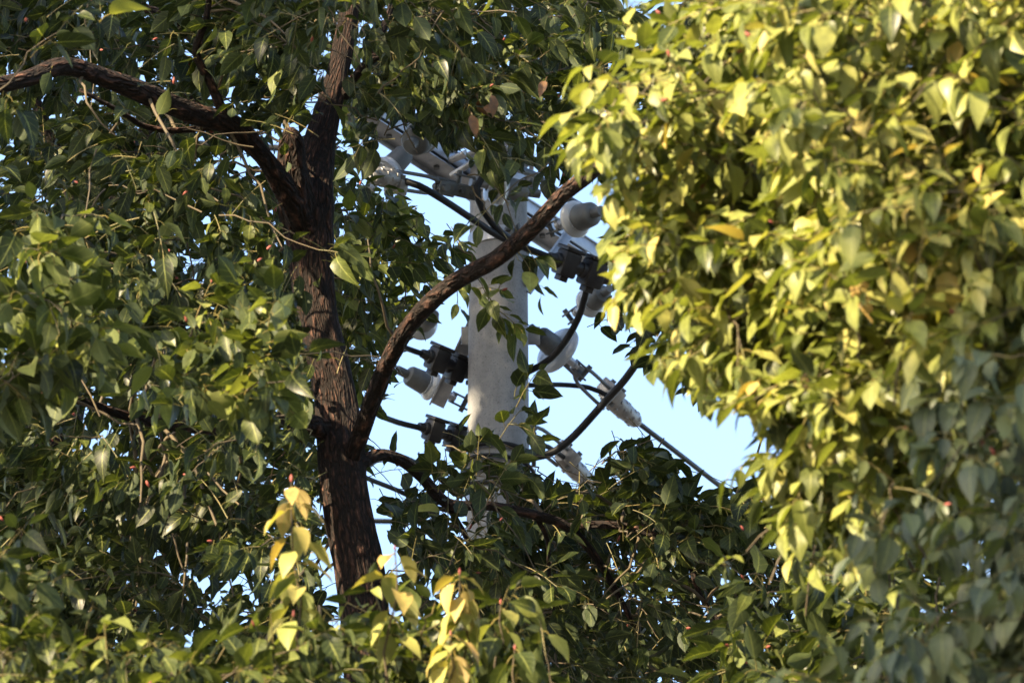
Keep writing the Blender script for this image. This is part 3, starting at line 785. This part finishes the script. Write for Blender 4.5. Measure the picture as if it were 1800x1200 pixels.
def to_ground(tree, top, r_top, base, r_base, **kw):
    """trunk from the ground up to a point"""
    top, base = np.asarray(top, float), np.asarray(base, float)
    rows = [(base - ZV * .05, r_base * 1.35), (base + ZV * .25, r_base * 1.05)]
    for f in (.25, .5, .75): rows.append((base + (top - base) * f + np.array((rng.normal(0, .05), rng.normal(0, .05), 0)), r_base + (r_top - r_base) * f))
    rows.append((top, r_top)); return rows

TREES = []
# ------------------------------------------------------------------ the tree with the dark trunk
b0 = Q(642, 1215, 17.55)
T1 = Tree('tree with thick dark fissured trunk left of the pole, its branch arching across the pole', (b0[0] + .1, b0[1] - .1, 0)); TREES.append(T1)
rows = to_ground(T1, Q(646, 1260, 17.5), .068, (b0[0] + .1, b0[1] - .1, 0), .16)
rows += [(Q(x, y, d), wp / 2 / FPX * d) for x, y, d, wp in ((642, 1150, 17.62, 86), (634, 1040, 17.7, 88), (622, 930, 17.78, 84), (612, 850, 17.84, 86), (600, 780, 17.9, 84), (588, 700, 17.96, 74), (567, 600, 18.0, 70),
         (549, 510, 18.05, 74), (539, 430, 18.1, 84), (537, 360, 18.14, 92), (556, 290, 18.2, 66), (574, 220, 18.25, 50), (590, 150, 18.3, 40), (604, 80, 18.35, 37), (616, 0, 18.4, 33), (628, -160, 18.5, 28), (650, -420, 18.7, 18))]
clear_line([(646, 1260, 17, 90), (634, 1040, 17, 88), (612, 850, 17, 86), (588, 700, 17, 74)], .95, 18); clear_line([(588, 700, 17, 74), (549, 510, 17, 74), (539, 430, 17, 84)], .85, 10)
clear_line([(539, 430, 17, 84), (537, 360, 18, 92), (556, 290, 18, 66), (574, 220, 18, 50), (604, 80, 18, 37), (616, 0, 18, 33)], .97, 22)
T1.limb(rows, 'trunk', sides=40, amp=.10, step=.02)
T1.px_limb([(535, 395, 18.1, 66), (522, 330, 18.06, 60), (515, 285, 18.04, 50), (512, 250, 18.02, 42), (510, 236, 18.0, 30)], name='broken_stub', clear=.9, sides=24, amp=.22, step=.02, label='broken stub of a limb with splintered top at the trunk fork')
T1.px_limb([(528, 385, 18.08, 52), (500, 330, 18.0, 42), (468, 282, 17.92, 34), (430, 240, 17.85, 40), (395, 214, 17.8, 40), (335, 196, 17.7, 37), (262, 168, 17.6, 38), (190, 142, 17.5, 35), (110, 118, 17.4, 33), (40, 140, 17.3, 30), (-60, 150, 17.2, 27), (-300, 110, 16.9, 22)], clear=.62, margin=6, sides=22, amp=.12, step=.02)
T1.px_limb([(398, 214, 17.78, 20), (372, 150, 17.75, 16), (345, 92, 17.7, 14), (362, 40, 17.65, 12), (372, -30, 17.6, 10)], clear=.75)
T1.px_limb([(372, 224, 17.8, 12), (310, 230, 17.75, 11), (255, 222, 17.7, 10), (205, 192, 17.65, 9), (140, 158, 17.6, 7)], clear=.75)
T1.px_limb([(606, 168, 18.28, 22), (624, 138, 18.22, 18), (650, 108, 18.15, 16), (686, 88, 18.1, 15), (714, 72, 18.0, 12), (770, 30, 17.9, 9)], clear=.8)
T1.px_limb([(640, 120, 18.18, 15), (660, 78, 18.2, 13), (678, 40, 18.22, 12), (694, -10, 18.25, 10)], clear=.8)
T1.px_limb([(612, 822, 17.86, 34), (632, 768, 17.8, 32), (652, 706, 17.72, 31), (680, 638, 17.6, 31), (728, 562, 17.45, 31), (795, 500, 17.3, 31), (872, 458, 17.15, 31), (930, 408, 17.0, 30), (988, 342, 16.85, 29), (1038, 302, 16.7, 27), (1100, 262, 16.5, 24), (1220, 200, 16.2, 20), (1400, 130, 15.8, 14)], clear=.96, margin=14, sides=22, amp=.10, step=.02)
T1.px_limb([(630, 815, 17.84, 26), (665, 797, 17.9, 22), (705, 806, 17.95, 21), (742, 836, 18.0, 21), (788, 884, 18.05, 20), (860, 889, 18.1, 17), (938, 905, 18.15, 18), (1000, 928, 18.2, 17), (1050, 985, 18.25, 14), (1088, 1050, 18.3, 11), (1130, 1130, 18.3, 8)], clear=.85, sides=16, step=.02)
T1.px_limb([(1000, 926, 18.2, 15), (1050, 922, 18.15, 14), (1110, 928, 18.1, 13), (1165, 950, 18.05, 12), (1210, 990, 18.0, 11), (1228, 1040, 17.95, 9), (1262, 1090, 17.9, 7)], clear=.85, sides=14, step=.02)
T1.px_limb([(780, 880, 18.05, 12), (812, 930, 18.1, 10), (838, 985, 18.15, 8), (880, 1060, 18.2, 6)])
T1.px_limb([(592, 770, 17.92, 44), (540, 745, 17.8, 34), (470, 738, 17.65, 28), (380, 752, 17.5, 24), (260, 740, 17.3, 19), (100, 690, 17.1, 14), (-80, 640, 16.9, 10)], sides=18)
T1.px_limb([(940, 905, 18.15, 10), (962, 950, 18.2, 8), (965, 1010, 18.2, 7), (975, 1090, 18.2, 5)])

clear_line([(876, 690, 0, 100), (878, 900, 0, 100)], .6, 0)
# left foliage, its shade partly put into a darker leaf colour
T1.vd = 18.6
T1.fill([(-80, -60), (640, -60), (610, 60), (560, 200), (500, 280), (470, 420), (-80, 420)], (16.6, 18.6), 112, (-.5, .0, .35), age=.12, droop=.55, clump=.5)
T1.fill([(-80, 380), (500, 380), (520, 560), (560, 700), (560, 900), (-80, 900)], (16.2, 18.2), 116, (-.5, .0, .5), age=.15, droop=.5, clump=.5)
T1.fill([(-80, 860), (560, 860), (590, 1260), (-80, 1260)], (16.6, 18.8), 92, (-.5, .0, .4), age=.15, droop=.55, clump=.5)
# nearer sprays that catch the sun at left, also given a paler leaf colour
T1.fill([(360, 510), (540, 500), (560, 640), (500, 720), (380, 690), (350, 600)], (15.0, 15.7), 12, (.5, .1, .6), size=.075, age=.37, droop=.4, ns=(4, 5), length=(.3, .45))
T1.fill([(-60, 380), (170, 420), (180, 660), (-60, 700)], (14.9, 15.6), 15, (.4, .1, .6), size=.092, age=.36, droop=.55, ns=(3, 5))
T1.fill([(-60, 20), (160, 40), (140, 200), (-60, 160)], (15.0, 15.8), 6, (.4, .1, .6), size=.08, age=.36, droop=.5, ns=(3, 4))
T1.fill([(420, 400), (560, 400), (600, 520), (500, 540), (420, 500)], (16.6, 17.4), 8, (.4, .1, .5), age=.3)
# over and right of the upper trunk
T1.fill([(610, -60), (1110, -60), (1110, 200), (1050, 260), (960, 270), (880, 290), (800, 240), (720, 190), (660, 160), (620, 120)], (16.8, 18.8), 78, (.4, -.1, .35), age=.2, droop=.6, clump=.4)
T1.fill([(600, 210), (650, 250), (700, 330), (780, 390), (842, 440), (850, 480), (800, 500), (740, 560), (690, 620), (650, 690), (610, 620), (590, 480)], (19.0, 20.4), 34, (.3, -.1, .3), size=.062, age=.32, droop=.45, ns=(4, 6), length=(.25, .45), connect=False)
T1.fill([(690, 100), (760, 120), (860, 160), (900, 230), (850, 270), (760, 200)], (17.0, 17.8), 10, (.3, -.5, .3), age=.18, droop=.8)
# sprigs hanging in front of the shaft
T1.fill([(835, 480), (875, 490), (870, 545), (840, 530)], (17.6, 17.9), 2, (.5, -.6, .2), size=.066, age=.36, ns=(2, 3), length=(.15, .25), gap=False, connect=False)
T1.fill([(770, 700), (940, 690), (945, 880), (760, 880), (720, 790)], (17.4, 18.4), 8, (.2, .5, .4), size=.07, age=.28, droop=.35, ns=(3, 4), length=(.2, .35), gap=False, connect=False)
T1.fill([(850, 320), (930, 330), (960, 420), (1000, 470), (930, 460), (870, 400)], (16.9, 17.3), 5, (.2, -.6, .3), size=.066, age=.26, ns=(2, 3), length=(.15, .3), gap=False, connect=False, nl=(3, 5))
T1.fill([(660, 780), (740, 850), (800, 890), (790, 1000), (700, 1000), (665, 900)], (17.9, 18.6), 10, (.2, -.1, .3), size=.072, age=.2)
# mass under the gap, its deep shade put into a darker leaf colour
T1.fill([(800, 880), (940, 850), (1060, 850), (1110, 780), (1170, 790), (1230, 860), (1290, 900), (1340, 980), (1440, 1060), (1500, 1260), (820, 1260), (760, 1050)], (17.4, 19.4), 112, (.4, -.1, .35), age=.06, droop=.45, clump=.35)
T1.fill([(1060, 850), (1100, 755), (1170, 770), (1250, 860), (1330, 880), (1300, 960), (1120, 960)], (17.6, 18.4), 14, (.4, .1, .3), size=.08, age=.14, droop=.45, gap=True)
T1.fill([(1290, 880), (1480, 930), (1480, 1080), (1340, 1000)], (17.6, 18.6), 9, (.4, .0, .3), age=.12)
# backing behind the left half
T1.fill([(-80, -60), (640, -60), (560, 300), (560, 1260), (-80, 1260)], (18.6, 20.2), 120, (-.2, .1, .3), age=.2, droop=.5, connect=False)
# unseen crown clumps added towards the sun at left to shade trunk and pole
SQ = np.array((math.cos(SUN_AZ), -math.sin(SUN_AZ), 0)); SW = np.array((-math.sin(SUN_AZ), -math.cos(SUN_AZ), 0))
def crown_at(tree, q, ww, z, n, age=.25, tilt=False, per=11, sig=.30):
    """clumps of shoots, outside the frame only"""
    for _ in range(n // per):
        c = SQ * rng.uniform(*q) + SW * rng.uniform(*ww) + ZV * rng.uniform(*z)
        if tilt: c[2] += (-9.9 - (c @ SQ)) * .9
        for k in range(per):
            p = c + rng.normal(0, sig, 3); x, y, d = proj(p)
            if -150 < x < 1950 and -150 < y < 1350: continue
            tree.shoot(p, rng.normal(0, 1, 3) + np.array((-.4, -.3, .2)), rng.uniform(.3, .5), int(rng.integers(4, 7)), .09, age, .5, gap=False, connect=False, nl=(6, 9), tl=(.08, .2))
T1.far = True
crown_at(T1, (-15.2, -10.1), (-7.4, -4.6), (8.0, 12.2), 1200, tilt=True)
crown_at(T1, (-12.2, -10.6), (-7.2, -4.8), (9.3, 11.8), 220, tilt=True)
crown_at(T1, (-14.7, -13.2), (-7.2, -4.6), (9.6, 12.8), 480, tilt=True)
for _ in range(400):                                       # unseen crown above the frame, added to hold back sky light
    p = np.array((rng.uniform(-4.5, 3.0), rng.uniform(13.0, 21.5), 0)); p[2] = 1.6 + p[1] * .66 + rng.uniform(.2, 2.4)
    T1.shoot(p, rng.normal(0, 1, 3), .5, int(rng.integers(5, 8)), .1, .25, .5, gap=False, connect=False, nl=(7, 10), tl=(.1, .2))
T1.limb([(Q(-300, 110, 16.9), .016), (np.array((-3.6, 14.2, 11.6)), .012), (np.array((-4.8, 12.8, 12.4)), .008)])

# ------------------------------------------------------------------ tree behind at the left
T4 = Tree('tree farther back at upper left, bits of sunlit bark showing through gaps', (-3.2, 20.2, 0)); TREES.append(T4)
T4.limb(to_ground(T4, Q(150, 480, 20.8), .075, (-3.2, 20.2, 0), .15) + [(Q(172, 380, 20.9), .06), (Q(250, 260, 21.0), .05), (Q(385, 110, 21.1), .045), (Q(430, 40, 21.15), .04), (Q(470, -120, 21.3), .03)], 'trunk', sides=20, step=.04)
T4.px_limb([(150, 370, 20.9, 40), (90, 250, 20.8, 26), (40, 120, 20.7, 18), (0, 0, 20.6, 12)])
T4.px_limb([(390, 105, 21.1, 36), (330, 60, 21.0, 24), (250, 15, 20.9, 18), (100, -20, 20.8, 12)])
T4.fill([(-80, -60), (660, -60), (620, 260), (600, 700), (560, 900), (-80, 900)], (20.4, 22.4), 60, (.1, .1, .3), age=.26, droop=.45)
T4.fill([(600, -60), (1120, -60), (1100, 180), (860, 170), (760, 160), (660, 130)], (20.4, 22.0), 34, (.1, .1, .3), age=.24)

# ------------------------------------------------------------------ tree behind at the right
T5 = Tree('farther tree right of the pole with small dark leaves seen against the open sky', (2.6, 19.2, 0)); TREES.append(T5)
T5.limb(to_ground(T5, Q(1930, 900, 20.0), .07, (2.6, 19.2, 0), .14) + [(Q(1900, 500, 20.1), .055), (Q(1850, 100, 20.3), .035), (Q(1840, -200, 20.5), .02)], 'trunk', sides=18, step=.05)
T5.px_limb([(1905, 560, 20.1, 40), (1700, 500, 19.9, 26), (1480, 500, 19.8, 18), (1300, 540, 19.7, 11), (1180, 590, 19.6, 5)])
T5.px_limb([(1905, 700, 20.0, 34), (1750, 780, 19.9, 22), (1600, 850, 19.9, 14), (1450, 930, 19.9, 7)])
T5.px_limb([(1880, 350, 20.1, 34), (1700, 200, 19.9, 24), (1450, 120, 19.8, 16), (1200, 60, 19.7, 9)])
T5.fill([(1062, 540), (1090, 430), (1300, 430), (1360, 640), (1250, 700), (1150, 640), (1100, 640)], (19.2, 20.6), 34, (-.6, -.1, .2), size=.068, age=.16, droop=.5)
T5.fill([(1440, 700), (1800, 600), (1860, 1260), (1400, 1260), (1500, 1000), (1520, 880)], (17.4, 20.4), 54, (-.4, .0, .2), age=.22, droop=.5)
T5.fill([(1090, -60), (1860, -60), (1860, 640), (1300, 640), (1080, 420), (1060, 200)], (17.4, 20.2), 84, (-.4, .0, .3), age=.2, droop=.5)

# ------------------------------------------------------------------ the sunlit near tree at the right, sun also put into paler leaves
T2 = Tree('near tree filling the right side with bright sunlit yellow-green drooping leaves', (3.1, 12.9, 0)); TREES.append(T2)
T2.limb(to_ground(T2, Q(2650, 900, 14.6), .09, (3.1, 12.9, 0), .17) + [(Q(2600, 500, 14.7), .075), (Q(2500, 100, 14.9), .055), (Q(2400, -300, 15.1), .03)], 'trunk', sides=20, step=.06)
for rws in ([(2620, 560, 14.7, 70), (2250, 420, 14.6, 44), (1900, 300, 14.5, 30), (1600, 240, 14.4, 20), (1350, 200, 14.3, 11), (1180, 180, 14.2, 6)],
            [(2620, 700, 14.7, 70), (2200, 640, 14.7, 40), (1850, 560, 14.6, 28), (1560, 520, 14.5, 17), (1380, 540, 14.4, 10), (1280, 600, 14.3, 6)],
            [(2540, 240, 14.8, 60), (2200, 60, 14.8, 36), (1850, -20, 14.7, 22), (1500, -10, 14.5, 13), (1280, 20, 14.4, 7)],
            [(2640, 820, 14.6, 60), (2200, 860, 14.6, 36), (1850, 800, 14.5, 24), (1600, 740, 14.4, 14), (1420, 760, 14.3, 8)],
            [(1532, 560, 14.9, 16), (1535, 420, 14.9, 14), (1532, 300, 14.9, 12), (1528, 190, 14.9, 9), (1520, 60, 14.9, 6)]):
    T2.px_limb(rws)
FACE = np.array((-.65, -.65, .1))
kw2 = dict(size=.064, droop=.62, clump=.15, face=FACE)
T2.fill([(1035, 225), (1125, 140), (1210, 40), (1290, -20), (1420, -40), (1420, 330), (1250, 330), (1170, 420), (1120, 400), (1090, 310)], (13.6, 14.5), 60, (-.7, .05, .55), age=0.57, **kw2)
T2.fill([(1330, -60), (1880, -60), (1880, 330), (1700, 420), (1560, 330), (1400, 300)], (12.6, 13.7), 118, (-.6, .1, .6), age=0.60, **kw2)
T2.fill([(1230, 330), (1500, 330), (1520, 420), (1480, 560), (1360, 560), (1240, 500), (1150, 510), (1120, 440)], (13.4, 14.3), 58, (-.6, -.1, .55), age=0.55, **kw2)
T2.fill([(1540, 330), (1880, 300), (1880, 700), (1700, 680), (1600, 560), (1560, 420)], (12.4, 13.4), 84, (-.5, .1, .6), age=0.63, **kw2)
T2.fill([(1240, 540), (1400, 560), (1460, 680), (1440, 740), (1360, 740), (1270, 700), (1190, 680)], (13.4, 14.2), 20, (-.7, .0, .5), age=0.57, **kw2)
T2.fill([(1340, 680), (1620, 640), (1760, 720), (1640, 860), (1500, 960), (1400, 900), (1360, 800)], (13.2, 14.2), 62, (-.6, .0, .5), age=0.55, **kw2)
T2.fill([(1300, 960), (1480, 900), (1600, 1000), (1560, 1260), (1330, 1260), (1280, 1080)], (15.2, 16.6), 36, (-.5, .2, .4), size=.08, age=.34, droop=.5, clump=.3, connect=False)
T2.fill([(1110, 330), (1260, 380), (1280, 520), (1140, 520)], (14.6, 15.8), 20, (-.6, -.2, .4), age=.34, size=.078, droop=.7)
T2.fill([(1400, 360), (1600, 340), (1620, 600), (1560, 700), (1440, 700), (1420, 520)], (13.0, 13.8), 44, (-.6, .0, .55), age=0.55, **kw2)
# brightest young shoots
for x, y, d in ((1560, 440, 13.0), (1530, 500, 13.0), (1400, 690, 13.3), (1385, 470, 13.4)):
    T2.shoot(Q(x, y, d), (-.6, -.5, .1), .28, 2, .085, .80, .9, nl=(5, 7), face=FACE, gap=False)

# ------------------------------------------------------------------ closest foliage, lower right, in shade
T3 = Tree('closest foliage at lower right, blurred grey-green hanging leaves in shade with red buds', (3.3, 9.6, 0)); TREES.append(T3)
T3.limb(to_ground(T3, Q(2900, 1300, 11.9), .09, (3.3, 9.6, 0), .16) + [(Q(2850, 900, 12.0), .07), (Q(2750, 400, 12.2), .04)], 'trunk', sides=18, step=.06)
T3.px_limb([(2860, 960, 12.0, 80), (2500, 760, 11.9, 50), (2150, 700, 11.8, 34), (1900, 720, 12.1, 12)])
T3.px_limb([(2870, 1120, 12.0, 80), (2400, 1000, 11.9, 44), (2050, 960, 11.7, 28), (1900, 960, 12.1, 10)])
T3.mat = M_LEAF_SKYLIT
kw3 = dict(size=.064, age=.36, droop=1.1, face=np.array((-.1, -.6, 0)), agejit=.03)
T3.fill([(1880, 560), (1760, 600), (1640, 690), (1600, 860), (1530, 960), (1500, 1060), (1440, 1160), (1440, 1290), (1880, 1290)], (11.9, 12.8), 46, (-.6, .0, .6), **kw3)

# ------------------------------------------------------------------ front treetop along the bottom
T6 = Tree('treetop along the bottom edge with upright yellow young shoots before the trunk', (-.55, 12.9, 0)); TREES.append(T6)
T6.limb(to_ground(T6, Q(640, 1900, 14.2), .05, (-.55, 12.9, 0), .1) + [(Q(650, 1500, 14.4), .025), (Q(680, 1330, 14.5), .012)], 'trunk', sides=18, step=.05)
T6.px_limb([(640, 1800, 14.3, 60), (480, 1500, 14.5, 30), (300, 1320, 14.6, 16), (150, 1240, 14.6, 8)])
T6.px_limb([(645, 1700, 14.3, 60), (780, 1450, 14.4, 26), (850, 1290, 14.4, 12)])
def upright(x0, y0, x1, y1, d, age, n, size=.082, droop=.7):
    """tall shoot from (x0,y0) up to (x1,y1), leaves along its upper half"""
    a, b = Q(x0, y0, d), Q(x1, y1, d); m = (a + b) / 2 + RGT * .012; T6.sh.append((a, m, b, .0036))
    ph = rng.uniform(0, 6)
    for i in range(n):
        f = 1 - .6 * (i / n) ** 1.1; p = a * (1 - f) ** 2 + 2 * m * f * (1 - f) + b * f * f
        ph += 2.4; r = RGT * math.cos(ph) + np.array((0, -1.0, 0)) * math.sin(ph)
        ax = r * .8 + ZV * (.1 - droop * rng.uniform(.6, 1.5)) + rng.normal(0, .12, 3)
        T6.L.add(p, ax, ZV * .6 + r * .9 + rng.normal(0, .2, 3), size * rng.uniform(.8, 1.2), float(np.clip(age - .35 * (i / n) + rng.normal(0, .05), 0, 1))); T6.L.t[-1] = (1, 2, 4, 6)[i % 4]
    T6.buds.append((b, ZV))
upright(522, 1260, 512, 845, 14.4, 1.0, 18, .074)
upright(680, 1240, 694, 965, 14.5, 1.0, 12, .074)
upright(812, 1240, 808, 1008, 14.4, .9, 24, .064)
upright(520, 1260, 516, 1082, 14.3, .45, 9)
upright(790, 1290, 792, 1115, 14.1, .95, 12, .076)
upright(868, 1240, 880, 1060, 14.5, .7, 8)
upright(905, 1280, 905, 1140, 14.3, .5, 8)
kw6 = dict(size=.07, droop=.7, ns=(3, 5), length=(.25, .45), face=np.array((-.2, -.4, 0)))
T6.fill([(560, 1090), (720, 1060), (960, 1130), (990, 1290), (540, 1290)], (14.4, 15.2), 26, (.0, .7, .4), age=.36, **kw6)
T6.fill([(-80, 980), (120, 960), (140, 1120), (300, 1130), (560, 1120), (560, 1290), (-80, 1290)], (13.8, 15.0), 44, (.2, .5, .5), age=.34, **kw6)

# ------------------------------------------------------------------ unseen tree added outside the frame to shade the lower right foliage
T7 = Tree('unseen tree added outside the frame at left to shade the lower right', (-2.2, 6.6, 0)); TREES.append(T7)
T7.limb(to_ground(T7, (-2.2, 6.7, 8.0), .06, (-2.2, 6.6, 0), .15) + [((-2.1, 6.8, 9.6), .03)], 'trunk', sides=18, step=.08)
T7.far = True
crown_at(T7, (-7.75, -6.4), (-4.4, -2.4), (8.2, 9.45), 330, sig=.22)

# dead brown leaves caught in the twigs above the crossarm
dead = []
for x, y, d, s in ((838, 190, 17.0, .062), (860, 182, 17.05, .055), (824, 216, 16.95, .06), (846, 212, 17.1, .05), (962, 160, 17.1, .05)):
    V, F, UV = TPL[int(rng.integers(NT))]
    me = quads_mesh('dead_leaf', V * s, F); u = me.uv_layers.new(name='UVMap'); u.data.foreach_set('uv', UV[F.ravel()].ravel())
    o = link('dead_leaf', me, M_DEAD, None)
    ax = nrm(-ZV + rng.normal(0, .5, 3)); n = nrm(np.array((0, -1, .2)) + rng.normal(0, .5, 3)); n = nrm(n - ax * (n @ ax)); b = np.cross(ax, n)
    p = Q(x, y - 25, d) - np.array(T1.root.location)
    o.parent = T1.root
    o.matrix_local = Matrix(((b[0], ax[0], n[0], p[0]), (b[1], ax[1], n[1], p[1]), (b[2], ax[2], n[2], p[2]), (0, 0, 0, 1)))
    o['label'] = 'withered brown leaf hanging above the crossarm'

# the crowns go on past the edges of the frame
for tr, poly, dep, n, dr, ag, dp in ((T2, [(1880, -300), (2700, -200), (2700, 950), (1880, 700)], (12.8, 15.2), 120, (-.3, .1, .5), .5, .8), (T2, [(1500, -330), (1900, -330), (1900, -70), (1500, -70)], (12.9, 14.6), 30, (-.4, .2, .5), .5, .8),
                                     (T3, [(1890, 600), (2900, 650), (2900, 1500), (1500, 1600), (1500, 1300), (1890, 1290)], (11.6, 13.0), 90, (-.3, .1, .5), .36, 1.0),
                                     (T5, [(1870, -300), (2400, -300), (2400, 1300), (1870, 1300)], (18.8, 21.2), 80, (.2, .1, .3), .2, .5),
                                     (T1, [(-650, -200), (-85, -200), (-85, 1300), (-650, 1300)], (17.6, 19.6), 60, (-.4, .1, .3), .2, .5), (T6, [(-500, 1050), (-85, 1000), (-85, 1600), (-500, 1600)], (14.4, 15.4), 16, (-.3, .4, .4), .34, .6),
                                     (T6, [(-85, 1300), (1100, 1300), (1000, 1650), (100, 1650)], (13.8, 15.0), 70, (.0, .5, .4), .34, .6), (T4, [(-600, -200), (-85, -200), (-85, 900), (-600, 900)], (20.2, 22.4), 60, (-.2, .1, .3), .25, .5)):
    tr.far = True; tr.vd = 0
    tr.fill(poly, dep, n, dr, size=.078, age=ag, droop=dp, gap=False, connect=False)
finish(TREES)
